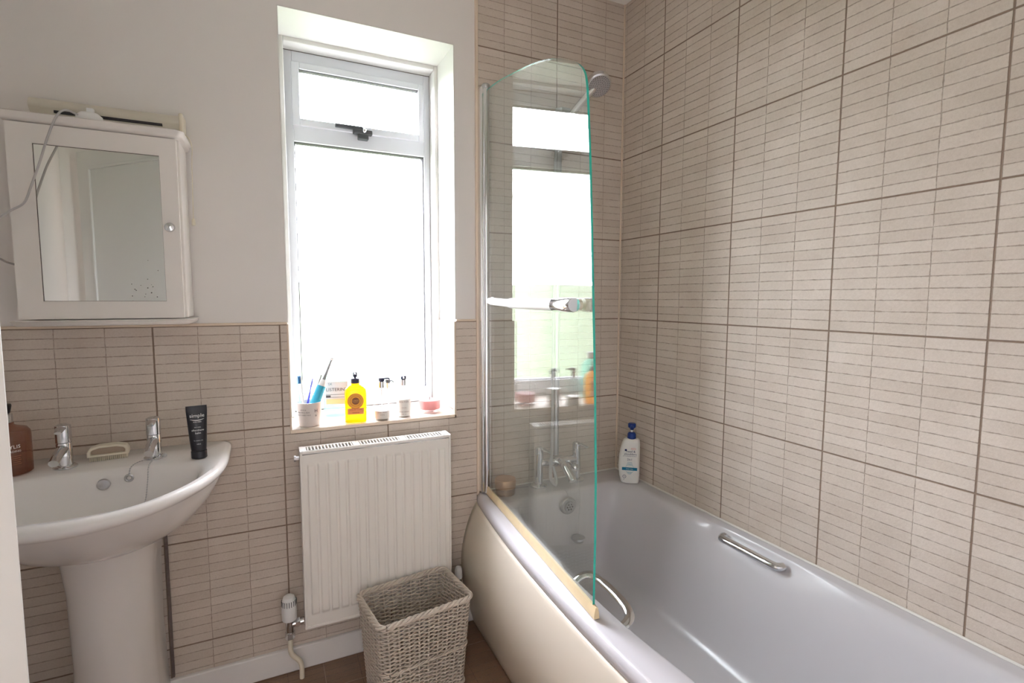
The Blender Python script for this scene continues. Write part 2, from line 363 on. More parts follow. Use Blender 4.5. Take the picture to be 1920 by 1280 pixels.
bath = thing('bathtub', 'white acrylic bath with cream bowed side panel along the beige tiled wall', 'bathtub', (1.35, -.85, 0))
XO = 1.012
R = [brect(XO+.006, XR-.001, -BL, -.001, 60, ZR-.040, 1),
     brect(XO, XR-.001, -BL, -.001, 60, ZR-.034, 1),
     brect(XO, XR-.001, -BL, -.001, 60, ZR-.018, 1),
     brect(XO+.003, XR-.001, -BL, -.001, 60, ZR-.008, 1),
     brect(XO+.010, XR-.001, -BL, -.001, 60, ZR-.002, 1),
     brect(XO+.020, XR-.001, -BL, -.001, 60, ZR, 1),
     brect(XO+.074, 1.640, -BL+.07, -.118, 9, ZR+.001, .9, .006),
     brect(XO+.082, 1.632, -BL+.08, -.128, 8, ZR-.001, .9, .012),
     brect(XO+.088, 1.624, -BL+.09, -.136, 7.5, ZR-.007, .88, .018),
     brect(XO+.094, 1.616, -BL+.10, -.143, 7, ZR-.020, .86, .020),
     brect(XO+.100, 1.606, -BL+.11, -.149, 6.5, ZR-.045, .8, .014),
     brect(XO+.107, 1.592, -BL+.14, -.155, 6, ZR-.10, .6, 0),
     brect(XO+.118, 1.570, -BL+.19, -.165, 5.5, ZR-.19, .4),
     brect(XO+.130, 1.545, -BL+.24, -.178, 5, ZR-.28, .3),
     brect(XO+.142, 1.528, -BL+.28, -.195, 4.6, ZR-.325, .2),
     brect(XO+.160, 1.508, -BL+.31, -.218, 4.2, ZR-.350, .1),
     brect(XO+.190, 1.480, -BL+.35, -.25, 4, ZR-.362, .0),
     brect(XO+.240, 1.430, -BL+.42, -.31, 3.5, ZR-.367, .0),
     brect(XO+.300, 1.370, -BL+.6, -.5, 3, ZR-.370, .0)]
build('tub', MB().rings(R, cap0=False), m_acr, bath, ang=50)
# bowed panel
mb = MB(); vs = []; ny, nz_ = 60, 30
for i in range(ny+1):
    y = -.001-(BL-.002)*i/ny
    for k in range(nz_+1):
        t_ = k/nz_; z = ZR-.036-(ZR-.036)*t_; bo = bow(y)
        xt = XO+.006-bo; xb = .997-.006*bo/.06; bul = .056-.012*bo/.062
        x = xt+(xb-xt)*t_-bul*sin(pi*min(1, t_**.85))
        e = min(1, max(0, (-y-.028)/.01))*min(1, max(0, (z-.035)/.012))
        x -= .004*e*e*(3-2*e)
        vs.append((x, y, z))
for i in range(ny):
    for k in range(nz_): a = i*(nz_+1)+k; fs_ = (a, a+1, a+nz_+2, a+nz_+1); mb.f.append(fs_)
mb.v = vs
pn = build('bath_panel', mb, m_panel, bath)
md = pn.modifiers.new('s', 'SOLIDIFY'); md.thickness = .004; md.offset = -1
mb = MB().tube([(XR-.005, y, ZR+.003) for y in (-.006, -.8, -1.7)], .0035, 8).tube([(1.06, -.005, ZR+.003), (XR-.006, -.005, ZR+.003)], .0035, 8)
build('sealant', mb, m_silic, bath)
# overflow + plug chain
oc = Vector((1.335, -.158, .462)); ON = Vector((0, -1, -.05)).normalized()
mb = MB().tube([oc-ON*.004, oc+ON*.006, oc+ON*.010], [.034, .034, .030], 32).tube([oc+ON*.006, oc+ON*.016], [.022, .020], 24)
ov = build('overflow', mb, m_chromed, bath)
mb = MB()
for k in range(6):
    a = pi/3*k; q = oc+Vector((cos(a)*.011, 0, sin(a)*.011)); mb.cyl(q+ON*.012, q+ON*.0170, .0035, n=10)
mb.cyl(oc+ON*.012, oc+ON*.0172, .003, n=10)
build('overflow_hole', mb, m_dark, ov)
def chain(mb, pts, step=.006, rr=.0018):
    P = spline(pts, 40); acc = 0; last = P[0]; mb.tube(P[::6]+[P[-1]], rr*.45, 5)
    for p in P:
        acc += (p-last).length; last = p
        if acc >= step: acc = 0; mb.sphere(p, rr, 4)
mb = MB(); chain(mb, [(1.335, -.180, .472), (1.331, -.160, .512), (1.328, -.135, .522), (1.327, -.10, .524)])
chain(mb, [(1.398, -.127, .582), (1.388, -.15, .54), (1.372, -.190, .49), (1.362, -.195, .42), (1.358, -.20, .352)])
ch = build('plug_chain', mb, m_chromed, bath)
build('plug', MB().lathe([(.005, .012), (.009, .010), (.026, .006), (.028, 0), (.022, -.006), (.018, -.012)], (1.358, -.20, .342), 28), m_chromed, ch)
# side grip on the wall side
G0, G1 = Vector((1.628, -.650, ZR-.020)), Vector((1.628, -.862, ZR-.020))
pts = [G0+Vector((0, 0, 0)), G0+Vector((-.014, -.006, 0)), G0+Vector((-.020, -.022, 0)), (G0+G1)/2+Vector((-.020, 0, 0)), G1+Vector((-.020, .022, 0)), G1+Vector((-.014, .006, 0)), G1]
build('grab_handle', MB().tube(spline(pts, 6), .0145, 14, flat=.8), m_chrome, bath)
# loop grip on the near rim
GX = 1.030
pts = [(GX, -.675, ZR-.028), (GX+.026, -.672, ZR-.012), (GX+.052, -.680, ZR-.006), (GX+.064, -.705, ZR-.008), (GX+.068, -.765, ZR-.012), (GX+.064, -.825, ZR-.018), (GX+.050, -.858, ZR-.024), (GX+.026, -.868, ZR-.032), (GX, -.866, ZR-.040)]
build('grab_handle', MB().tube(spline(pts, 8), .0125, 14, flat=.6, up=(0, 0, 1)), m_chrome, bath)

# bath mixer tap
mix = thing('bath_mixer_tap', 'chrome bath mixer tap with two upright pillars on the bath end behind glass', 'tap', (1.35, -.055, ZR))
for x in (1.262, 1.437):
    mb = MB().lathe([(.033, 0), (.033, .006), (.028, .010), (.0165, .012), (.0165, .13), (.017, .134), (.0165, .138), (.0165, .155), (.012, .160)], (x, -.055, ZR+.002), 28)
    build('pillar', mb, m_chrome, mix)
mb = MB().cyl((1.262, -.055, ZR+.095), (1.437, -.055, ZR+.095), .0155).cyl((1.33, -.055, ZR+.095), (1.37, -.055, ZR+.095), .021)
mb.tube(spline([(1.35, -.055, ZR+.095), (1.35, -.10, ZR+.090), (1.352, -.15, ZR+.060), (1.352, -.165, ZR+.045)], 6), [.016]*18+[.015], 18)
build('spout', mb, m_chrome, mix)
for x, s in ((1.262, 1), (1.437, 1)):
    build('tap_lever', MB().tube([(x, -.055, ZR+.148), (x+.012*s, -.075, ZR+.155), (x+.022*s, -.105, ZR+.150)], [.013, .009, .006], 12, flat=.6), m_chrome, mix)
build('diverter_knob', MB().sphere((1.398, -.105, ZR+.075), .017, 10).cyl((1.398, -.055, ZR+.09), (1.398, -.1, ZR+.076), .008), m_chrome, mix)
# shower riser
sh = thing('shower', 'chrome shower riser pipe and round shower head on the tiled wall behind the screen', 'shower', (1.345, -.03, ZR+.1))
build('riser_pipe', MB().cyl((1.345, -.042, ZR+.118), (1.345, -.042, 1.99), .0135).cyl((1.345, -.042, 1.93), (1.345, -.001, 1.93), .010), m_chromed, sh)
mb = MB(); mb.tube(spline([(1.312, -.080, ZR+.085), (1.314, -.105, ZR+.040), (1.303, -.115, ZR+.022), (1.293, -.095, ZR+.05), (1.305, -.082, ZR+.16), (1.322, -.058, .9), (1.324, -.055, 1.4), (1.328, -.06, 1.85), (1.36, -.075, 1.93)], 14), .0065, 8)
build('shower_hose', mb, m_chromed, sh)
build('bracket', MB().box(1.330, 1.375, -.085, -.03, 1.945, 1.985), m_chromed, sh, bevel=.006)
hc = Vector((1.452, -.155, 2.052)); hd = Vector((-.12, -.62, -.77)).normalized()
build('handset', MB().tube([(1.355, -.075, 1.93), (1.385, -.095, 1.975), (1.43, -.125, 2.035), hc-hd*.022], [.012, .013, .014, .018], 14), m_alu, sh)
hq = hd.to_track_quat('Z', 'Y').to_matrix()
mb = MB().lathe([(.018, -.036), (.036, -.032), (.046, -.024), (.047, -.002), (.044, 0)], hc, 36, M=hq)
hh = build('shower_head', mb, m_alu, sh)
build('spray_plate', MB().lathe([(.041, -.001), (.041, .0015), (.001, .0015)], hc, 32, M=hq), mat('grey_spray_plate', (.40, .37, .37), .4, var=.03), hh)
mb = MB()
for k, nn in ((.008, 6), (.016, 12), (.024, 18), (.032, 24), (.038, 30)):
    for j in range(nn):
        a = 2*pi*j/nn; mb.lathe([(.0014, .0012), (.0011, .003)], hc+hq @ Vector((cos(a)*k, sin(a)*k, 0)), 6, M=hq)
build('nozzles', mb, m_handle, hh)

# ------------------------------------------------------------------ shower screen
SA = Vector((1.050, -.030, 0)); SB = Vector((.981, -.859, 0)); st = (SB-SA).normalized(); sn = Vector((-st.y, st.x, 0))
scr = thing('shower_screen', 'curved-top clear glass bath screen with green edge hinged on a chrome pole', 'shower screen', SA+Vector((0, 0, ZR)))
def SP(s, z, o=0): p = SA+st*s+sn*o; return Vector((p.x, p.y, z))
prof = [(.012, .535), (.820, .535), (.822, .70), (.820, .846), (.812, 1.02), (.803, 1.166), (.794, 1.29), (.785, 1.419), (.773, 1.576), (.760, 1.697)]
prof += [(p.x, p.z) for p in spline([(.754, 0, 1.745), (.744, 0, 1.778), (.720, 0, 1.806), (.674, 0, 1.836), (.569, 0, 1.885), (.426, 0, 1.930), (.229, 0, 1.975), (.12, 0, 1.997), (.012, 0, 2.012)], 5)]
T = .003
mb = MB(); n = len(prof)
mb.add([SP(s, z, -T) for s, z in prof], [tuple(range(n))]); mb.add([SP(s, z, T) for s, z in prof], [tuple(range(n))])
gls = build('glass_panel', mb, m_glass, scr, smooth=False)
mb = MB(); vs = [SP(s, z, -T) for s, z in prof[1:]]+[SP(s, z, T) for s, z in prof[1:]]; n1 = n-1
mb.add(vs, [(i, i+1, n1+i+1, n1+i) for i in range(n1-1)])
build('glass_edge', mb, m_gedge, gls, smooth=False)
build('hinge_pole', MB().cyl((1.047, -.030, ZR+.006), (1.047, -.030, 2.03), .0125), m_chrome, scr)
build('wall_profile', MB().box(1.026, 1.040, -.034, -.001, ZR+.004, 2.025), m_alu, scr, bevel=.004)
build('pole_cap', MB().lathe([(.0145, 0), (.0155, .002), (.0155, .012), (.012, .016)], (1.047, -.030, 2.018), 24), m_chromed, scr)
mb = MB(); prev = [(-.007, .515), (.007, .515), (.006, .530), (.003, .542), (-.003, .542), (-.006, .530)]
mb.rings([[SP(s, z, o) for o, z in prev] for s in (.0, .2, .4, .6, .835)])
build('bottom_seal', mb, m_seal, scr, ang=60)
mb = MB()
mb.tube(spline([SP(.085, 1.254, -.005), SP(.094, 1.254, -.018), SP(.140, 1.253, -.029), SP(.35, 1.248, -.034), SP(.66, 1.247, -.032)], 8), [.010]*8+[.0105]*8+[.0125]*8+[.0155]*9, 16, up=(0, 0, 1))
mb.cyl(SP(.085, 1.254, -.010), SP(.085, 1.254, -.0035), .014)
rail = build('towel_rail', mb, m_white, scr)
build('rail_end_cap', MB().tube([SP(.655, 1.247, -.032), SP(.66, 1.247, -.032), SP(.755, 1.248, -.030), SP(.760, 1.248, -.030)], [.014, .0175, .0175, .016], 20), m_chrome, rail)
build('rail_mount', MB().cyl(SP(.742, 1.248, -.030), SP(.742, 1.248, -.0035), .0125), m_cream, rail)
build('rail_mount', MB().cyl(SP(.742, 1.248, .0035), SP(.742, 1.248, .016), .016), m_cream, rail)

# ------------------------------------------------------------------ radiator
rx0, rx1, rz0, rz1, rf, rb = .383, .880, .192, .780, -.100, -.040
rad = thing('radiator', 'white ribbed panel radiator on the tiled wall below the window', 'radiator', ((rx0+rx1)/2, 0, rz0))
nf = 15; vs = []; fs = []; NX, NZ = 300, 60
def sst(t_): t_ = min(1, max(0, t_)); return t_*t_*(3-2*t_)
pw = (rx1-rx0-.036)/nf
zs = sorted(set([rz0+.008+(rz1-.012-rz0-.008)*k/NZ for k in range(NZ+1)]+[rz0+.04+.002*k for k in range(8)]+[rz1-.052+.002*k for k in range(8)]))
for i in range(NX+1):
    x = rx0+.006+(rx1-rx0-.012)*i/NX
    for z in zs:
        ph = ((x-rx0-.018)/pw) % 1.0; inx = 0 < (x-rx0-.018) < nf*pw
        c = sst((ph-.10)/.10)*sst((.90-ph)/.10) if inx else 0
        zm = sst((z-rz0-.042)/.012)*sst((rz1-.040-z)/.012)
        vs.append((x, rf-.006*c*zm, z))
k = len(zs)
for i in range(NX):
    for j in range(k-1): a = i*k+j; fs.append((a, a+k, a+k+1, a+1))
build('front_panel', MB().add(vs, fs), m_rad, rad, ang=60)
mb = MB(); frame(mb, rx0, rx1, rz0, rz1, .007, .007, .009, .009, rf-.003, rf+.008)
mb.box(rx0, rx0+.003, rf, rb, rz0+.01, rz1).box(rx1-.003, rx1, rf, rb, rz0+.01, rz1)
build('side_panel', mb, m_rad, rad, bevel=.002)
build('back_panel', MB().box(rx0+.01, rx1-.01, rb-.004, rb, rz0, rz1-.006), m_rad, rad)
mb = MB().box(rx0+.01, rx1-.01, -.090, rb-.006, rz0+.02, rz1-.016)
build('convector_shade_block', mb, mat('grille_shade_grey', (.16, .155, .15), .5, var=.1), rad)  # solid convector block, its dark colour stands in for shade under the grille slots
mb = MB().box(rx0, rx1, rf, rf+.010, rz1-.003, rz1).box(rx0, rx1, rb-.010, rb, rz1-.003, rz1)
ns = 45; sw = (rx1-rx0-.03)/ns
for i in range(ns+1):
    x = rx0+.015+sw*i; wdt = .0019 if i not in (0, 15, 16, 30, 31, ns) else .0055
    mb.box(x-wdt, x+wdt, rf+.010, rb-.010, rz1-.003, rz1)
mb.box(rx0, rx0+.013, rf, rb, rz1-.003, rz1+.001).box(rx1-.013, rx1, rf, rb, rz1-.003, rz1+.001)
build('top_grille', mb, m_rad, rad)
for xb in (.45, .77): build('wall_bracket', MB().box(xb, xb+.04, rb, -.002, .3, .7), m_rad, rad)
build('bleed_valve', MB().cyl((rx0, -.070, .752), (rx0-.010, -.070, .752), .007, n=6).cyl((rx0-.010, -.070, .752), (rx0-.016, -.070, .752), .010, n=16), m_chromed, rad)
vx, vy = .338, -.055
v = thing('thermostatic_radiator_valve', 'white thermostatic valve head on chrome body at lower left of radiator', 'radiator valve', (vx, vy, .1))
build('valve_body', MB().cyl((vx, vy, .168), (vx, vy, .212), .013).cyl((vx, vy, .150), (vx, vy, .172), .0155, n=6).cyl((vx, vy, .195), (rx0-.002, vy, .198), .011).cyl((.356, vy, .197), (.370, vy, .198), .0155, n=6), m_chrome, v)
hd_ = build('valve_head', MB().lathe([(.018, .0), (.0225, .004), (.0235, .03), (.0225, .052), (.022, .066), (.017, .080), (.008, .086)], (vx, vy, .212), 32), m_white, v)
mb = MB()
for k in range(20):
    a = 2*pi*k/20; c = Vector((vx+cos(a)*.0222, vy+sin(a)*.0222, .273)); mb.cyl(c-Vector((0, 0, .009)), c+Vector((0, 0, .009)), .0011, n=6)
build('vent_slots', mb, m_handle, hd_)
build('supply_pipe', MB().tube(spline([(vx, vy, .152), (vx, vy, .11), (vx+.006, vy, .088), (vx+.026, vy, .062), (vx+.032, vy, .04), (vx+.032, vy, 0)], 8), .0078, 14), m_cream, v)
vx2 = .922
v = thing('lockshield_radiator_valve', 'white capped valve at lower right of radiator behind the basket', 'radiator valve', (vx2, vy, 0))
build('valve_body', MB().cyl((vx2, vy, .14), (vx2, vy, .222), .011).cyl((vx2, vy, .198), (rx1-.004, vy, .198), .010), m_chrome, v)
build('valve_cap', MB().lathe([(.014, 0), (.015, .004), (.014, .034), (.010, .043), (.003, .046)], (vx2, vy, .215), 24), m_white, v)
build('return_pipe', MB().cyl((vx2, vy, 0), (vx2, vy, .145), .0075, n=14), m_cream, v)

# ------------------------------------------------------------------ wicker basket
bk_c = Vector((.707, -.240, 0)); bang = radians(8.2); BH = .305
bask = thing('wicker_basket', 'whitewashed wicker waste basket on the brown floor before the radiator', 'basket', bk_c)
def bpos(sv, z, off=0):
    """sv in 0..1 round the rounded rectangle at height z"""
    t_ = z/BH; hx = .132+.020*t_; hy = .088+.019*t_; rc = .022
    seg = [(2*(hx-rc)), pi/2*rc, 2*(hy-rc), pi/2*rc]*2; P_ = sum(seg); d = (sv % 1)*P_; k = 0
    while d > seg[k]: d -= seg[k]; k = (k+1) % 8
    cen = [(-1, -1), (1, -1), (1, -1), (1, 1), (1, 1), (-1, 1), (-1, 1), (-1, -1)]
    dirs = [(1, 0), None, (0, 1), None, (-1, 0), None, (0, -1), None]; nrm = [(0, -1), None, (1, 0), None, (0, 1), None, (-1, 0), None]
    if k % 2 == 0:
        c = cen[k]; px = c[0]*(hx-rc); py = c[1]*(hy-rc); nx, ny_ = nrm[k]; px += dirs[k][0]*d+nx*rc; py += dirs[k][1]*d+ny_*rc
    else:
        a0 = {1: -pi/2, 3: 0, 5: pi/2, 7: pi}[k]; a = a0+d/rc; c = {1: (1, -1), 3: (1, 1), 5: (-1, 1), 7: (-1, -1)}[k]
        nx, ny_ = cos(a), sin(a); px = c[0]*(hx-rc)+rc*nx; py = c[1]*(hy-rc)+rc*ny_
    px += nx*off; py += ny_*off
    return Vector((bk_c.x+px*cos(bang)-py*sin(bang), bk_c.y+px*sin(bang)+py*cos(bang), z))
NS = 30; rows = 45; mb = MB()
for rr_ in range(rows):
    z = .014+(BH-.030)*rr_/(rows-1); n_ = NS*6; ph = pi*(rr_ % 2)
    if abs(rr_-rows*.44) < 1.2: continue
    amp = .0052
    pts = [bpos(j/n_, z+.0006*sin(j*1.7+rr_), amp*cos(pi*NS*j/n_+ph)) for j in range(n_)]
    mb.tube(pts, .0026, 6, loop=True, flat=.95, up=(0, 0, 1))
build('woven_side', mb, m_wick, bask, ang=80)
mb = MB()
for k in range(NS): mb.tube([bpos(k/NS+.5/NS*0, z, 0) for z in (.004, .1, .2, BH-.006)], .0036, 6)
build('stakes', mb, m_wick, bask)
mb = MB()
for z, rr_, am in ((BH-.004, .0045, .006), (BH*.46, .003, .0035), (.008, .004, .005)):
    for q in range(3):
        n_ = NS*6; mb.tube([bpos(j/n_, z+am*.8*sin(2*pi*(NS/2)*j/n_+q*2.094), .002+am*cos(2*pi*(NS/2)*j/n_+q*2.094)) for j in range(n_)], rr_, 6, loop=True)
build('braided_rim', mb, m_wick, bask)
mb = MB(); 
for j in range(22):
    y_ = -.085+.17*j/21; a = Vector((bk_c.x-.128*cos(bang)-y_*sin(bang), bk_c.y-.128*sin(bang)+y_*cos(bang), .010)); b_ = a+Vector((.256*cos(bang), .256*sin(bang), 0)); mb.cyl(a, b_, .0044, n=6)
build('base', mb, m_wick, bask)

# ------------------------------------------------------------------ wash basin
BX = -.090; BZ = .818
bas = thing('pedestal_wash_basin', 'white ceramic pedestal wash basin with two chrome taps below the mirror cabinet', 'wash basin', (BX, -.2, 0))
NN = 96
def bas_ring(hw, yb, yf, z, n_=2.3, back=6):
    """D shape: straight back at yb, curved front reaching yf"""
    out = []; cy = yb-(yb-yf)*.30
    for j in range(NN):
        a = 2*pi*j/NN; c, s_ = cos(a), sin(a); e = back if s_ > 0 else n_
        k = 1/((abs(c)**e+abs(s_)**e)**(1/e))
        out.append((BX+hw*c*k, cy+(yb-cy)*s_*k if s_ > 0 else cy+(cy-yf)*s_*k, z))
    return out
def bas_ring2(hw, yb, yf, z, n_=2.2):
    out = []; cy = (yb+yf)/2+.03
    for j in range(NN):
        a = 2*pi*j/NN; c, s_ = cos(a), sin(a); e = 3.2 if s_ > 0 else n_; k = 1/((abs(c)**e+abs(s_)**e)**(1/e))
        out.append((BX+hw*c*k, cy+((yb-cy) if s_ > 0 else (cy-yf))*s_*k, z))
    return out
R = [bas_ring(.085, -.012, -.20, BZ-.215, 2.2, 3), bas_ring(.125, -.010, -.25, BZ-.208, 2.1, 3), bas_ring(.165, -.008, -.32, BZ-.186, 2.0, 4), bas_ring(.205, -.006, -.40, BZ-.148, 2, 5),
     bas_ring(.238, -.004, -.470, BZ-.102, 2, 6), bas_ring(.258, -.003, -.515, BZ-.062, 2, 8), bas_ring(.268, -.002, -.540, BZ-.036, 2, 10), bas_ring(.270, -.002, -.545, BZ-.031, 2, 12),
     bas_ring(.278, -.002, -.556, BZ-.028, 2, 14), bas_ring(.283, -.001, -.563, BZ-.018, 2, 16), bas_ring(.282, -.001, -.563, BZ-.007, 2, 16), bas_ring(.277, -.001, -.557, BZ-.001, 2, 16), bas_ring(.268, -.004, -.547, BZ+.001, 2, 14),
     bas_ring2(.238, -.165, -.520, BZ-.002, 2.1), bas_ring2(.228, -.172, -.512, BZ-.007, 2.1), bas_ring2(.220, -.178, -.504, BZ-.018, 2.1), bas_ring2(.205, -.186, -.485, BZ-.05, 2.1), bas_ring2(.175, -.198, -.445, BZ-.095, 2.1), bas_ring2(.125, -.22, -.39, BZ-.130, 2.1), bas_ring2(.06, -.26, -.34, BZ-.142, 2)]
bs = build('basin', MB().rings(R), m_cer, bas, ang=60)
mb = MB()
def ped(z, w1, yf):
    o = []
    for j in range(25):
        a = pi+pi*j/24; o.append((BX-.010+w1*cos(a), -.13+( -.13-yf)*sin(a), z))
    o += [(BX-.010+w1, -.01, z), (BX-.010-w1, -.01, z)]
    return o
mb.rings([ped(z, w1, yf) for z, w1, yf in ((0, .112, -.275), (.02, .106, -.27), (.10, .095, -.255), (.3, .090, -.25), (.5, .093, -.262), (.60, .102, -.28), (.645, .112, -.30))])
build('pedestal', mb, m_cer, bas, ang=40)
build('overflow', MB().tube([(BX, -.190, BZ-.036), (BX, -.197, BZ-.037), (BX, -.199, BZ-.037)], [.0145, .014, .010], 24), m_chromed, bas)
for tx in (-.186, .010):
    c = Vector((tx, -.118, BZ))
    tp = build('tap', MB().lathe([(.026, 0), (.026, .003), (.022, .006), (.0165, .007), (.0168, .064), (.0160, .066), (.0170, .067)], c, 28).tube([c+Vector((0, -.006, .052)), c+Vector((0, -.045, .046)), c+Vector((0, -.078, .032))], [.0125, .0115, .0105], 16), m_chrome, bas)
    mb = MB().lathe([(.0172, .068), (.0172, .100), (.0168, .112), (.010, .1155)], c, 28).tube([c+Vector((0, .004, .108)), c+Vector((0, -.020, .106)), c+Vector((0, -.036, .099))], [.0125, .011, .008], 12, flat=.5, up=(0, 0, 1))
    build('tap_lever', mb, m_chrome, tp)
mb = MB(); chain(mb, [(.030, -.128, BZ+.006), (.012, -.155, BZ+.004), (.006, -.182, BZ-.006), (.004, -.192, BZ-.04), (.0, -.205, BZ-.085), (-.008, -.215, BZ-.11)])
chain(mb, [(.002, -.140, BZ+.005), (-.022, -.160, BZ+.003), (-.034, -.178, BZ-.004), (-.036, -.190, BZ-.022)])
ch = build('plug_chain', mb, m_chromed, bas)
build('plug', MB().lathe([(.004, .010), (.008, .008), (.020, .004), (.021, 0), (.016, -.008)], (-.012, -.225, BZ-.122), 24), m_black, ch)
build('chain_ring', MB().tube([(-.036+.008*cos(a), -.191, BZ-.028+.008*sin(a)) for a in [2*pi*k/16 for k in range(16)]], .003, 8, loop=True), m_chromed, ch)
build('chain_stay', MB().sphere((.034, -.126, BZ+.006), .006, 6), m_chromed, ch)
build('waste_gap', MB().box(.002, .009, -.009, -.002, .09, .60), m_mould, bas, smooth=False)

# nail brush
nb = Vector((-.102, -.078, BZ)); nbm = Matrix.Translation(nb) @ Matrix.Rotation(radians(6), 4, 'Z')
t = thing('nail_brush', 'cream plastic nail brush resting on bristles between the basin taps', 'nail brush', nb)
mb = MB(); pr = [(-.046, .016), (-.046, .030), (-.040, .041), (-.02, .046), (.02, .046), (.040, .041), (.046, .030), (.046, .016)]
inn = [(-.038, .022), (-.038, .030), (-.034, .036), (-.018, .040), (.018, .040), (.034, .036), (.038, .030), (.038, .022)]
def ringp(y, sc): return None
vs = []; fs = []
for (lst) in (pr, inn):
    for y in (-.017, .017): vs += [nbm @ Vector((x, y, z-.004)) for x, z in lst]
for i in range(8):
    j = (i+1) % 8; fs += [(i, j, 8+j, 8+i), (16+i, 24+i, 24+j, 16+j), (i, 16+i, 16+j, j), (8+i, 8+j, 24+j, 24+i)]
mb.add(vs, fs); build('brush_body', mb, m_cream, t, bevel=.0025, ang=50)
build('brush_back', MB().box(-.039, .039, -.004, .006, .016, .036, nbm), mat('tan_brush_inset', (.42, .33, .25), .5, var=.1), t)
mb = MB()
for i in range(19):
    for j in range(5):
        c = nbm @ Vector((-.040+.080*i/18, -.012+.024*j/4, 0)); mb.cyl(c, c+Vector((0, 0, .013)), .0013, n=5)
build('bristles', mb, m_cream, t)['kind'] = 'stuff'

# black tube
tc = Vector((.122, -.170, BZ+.001)); taz = radians(-82)
t = thing('shaving_balm_tube', 'black squeeze tube standing on its cap at the right end of the basin', 'tube', tc)
def tring(z, a, b_):
    q = []; lean = .04*(z)
    for j in range(28):
        an = 2*pi*j/28; x, y = a*cos(an), b_*sin(an); aa = taz+pi/2
        q.append((tc.x-lean*.35+x*cos(aa)-y*sin(aa), tc.y+x*sin(aa)+y*cos(aa), tc.z+z))
    return q
build('tube_body', MB().rings([tring(z, a, b_) for z, a, b_ in ((.022, .0185, .0175), (.03, .0195, .018), (.06, .0215, .014), (.10, .0235, .008), (.128, .025, .003), (.131, .0252, .0022), (.146, .0252, .0018))]), m_black, t)
build('cap', MB().rings([tring(z, a, b_) for z, a, b_ in ((0, .0185, .0175), (.001, .0195, .0185), (.019, .0195, .0185), (.020, .019, .018))]), m_black, t)
mb = MB()
def tubetext(mb, s, size, z, ox=0):
    b_ = .018+(z-.03)*(-.015/.098); c = (tc.x-.014*z, tc.y, 0)
    vf = text(s, size); v_, f_ = vf; o = []
    for x, y in v_:
        zz = z+y; bb = .0182+(zz-.03)*(-.015/.098); x += ox; a_ = .0195+(zz-.03)*.055; k = sqrt(max(0, 1-(x/a_)**2))*bb+.0006; aa = taz+pi/2
        xx = x; o.append((c[0]+xx*cos(aa)+k*sin(aa), c[1]+xx*sin(aa)-k*cos(aa), tc.z+zz))
    mb.add(o, f_)
tubetext(mb, 'simple', .0140, .1145); tubetext(mb, 'FOR MEN', .0045, .100); tubetext(mb, 'NATURAL', .0035, .086)
tubetext(mb, 'aftershave', .0072, .077); tubetext(mb, 'balm', .0072, .069); tubetext(mb, 'for sensitive skin', .0032, .050); tubetext(mb, '100ml', .004, .040)
b0 = len(mb.v)
arc = [(-.017+.034*i/16, -.0035*(1-((i-8)/8)**2)) for i in range(17)]
_t = text; 
def arcf(): 
    v_ = []; 
    for i, (x, y) in enumerate(arc): wdt = .0009*(1-((i-8)/8)**2)+.0002; v_ += [(x, y-wdt), (x, y+wdt)]
    return v_, [(2*i, 2*i+2, 2*i+3, 2*i+1) for i in range(16)]
text_backup = text; text = lambda s, z: arcf(); tubetext(mb, '', 0, .1095); text = text_backup
build('lettering', mb, m_inkw, t)

# hand soap bottle
sc_ = Vector((-.298, -.118, BZ+.001)); saz = radians(-70)
t = thing('hand_soap_bottle', 'amber brown pump bottle with black top at the left end of the basin', 'soap bottle', sc_)
m_amber = clear('amber_soap', (.78, .52, .42), 1, .02, 1.45, (.40, .25, .18), .38)
build('bottle_body', MB().lathe([(.044, 0), (.047, .003), (.047, .095), (.046, .105), (.040, .114), (.022, .120), (.016, .124), (.016, .130)], sc_, 40), m_amber, t)
build('collar', MB().lathe([(.0155, .128), (.0155, .150), (.014, .152)], sc_, 28), m_chrome, t)
build('pump_head', MB().lathe([(.008, .152), (.011, .154), (.0145, .172), (.0135, .176), (.004, .177)], sc_, 24).tube([sc_+Vector((0, 0, .170)), sc_+Vector((-.03, .01, .170)), sc_+Vector((-.04, .013, .164))], .004, 8), m_black, t)
mb = MB(); wrap(mb, text('BAYLIS', .012), sc_, sc_.z+.070, radians(-62), .047, .0006); wrap(mb, text('& HARDING', .007), sc_, sc_.z+.060, radians(-62), .047, .0006)
build('lettering', mb, m_inkw, t)
mb = MB()
for k in range(5): wrap(mb, rect(.03-.004*(k % 2), .0012), sc_, sc_.z+.050-.005*k, radians(-58), .047, .0005)
build('small_print', mb, mat('copper_ink', (.30, .12, .06), .5, var=.1), t)

# dark blue tub on the floor beside the pedestal
bt = Vector((-.295, -.165, 0))
t = thing('floor_tub', 'small dark blue round plastic tub on the floor left of the pedestal', 'tub', bt)
build('tub_body', MB().lathe([(.050, 0), (.053, .004), (.060, .072)], bt, 40), m_blue, t)
build('lid', MB().lathe([(.063, .070), (.064, .076), (.060, .083), (.03, .089), (.001, .090)], bt, 40), m_blue, t)

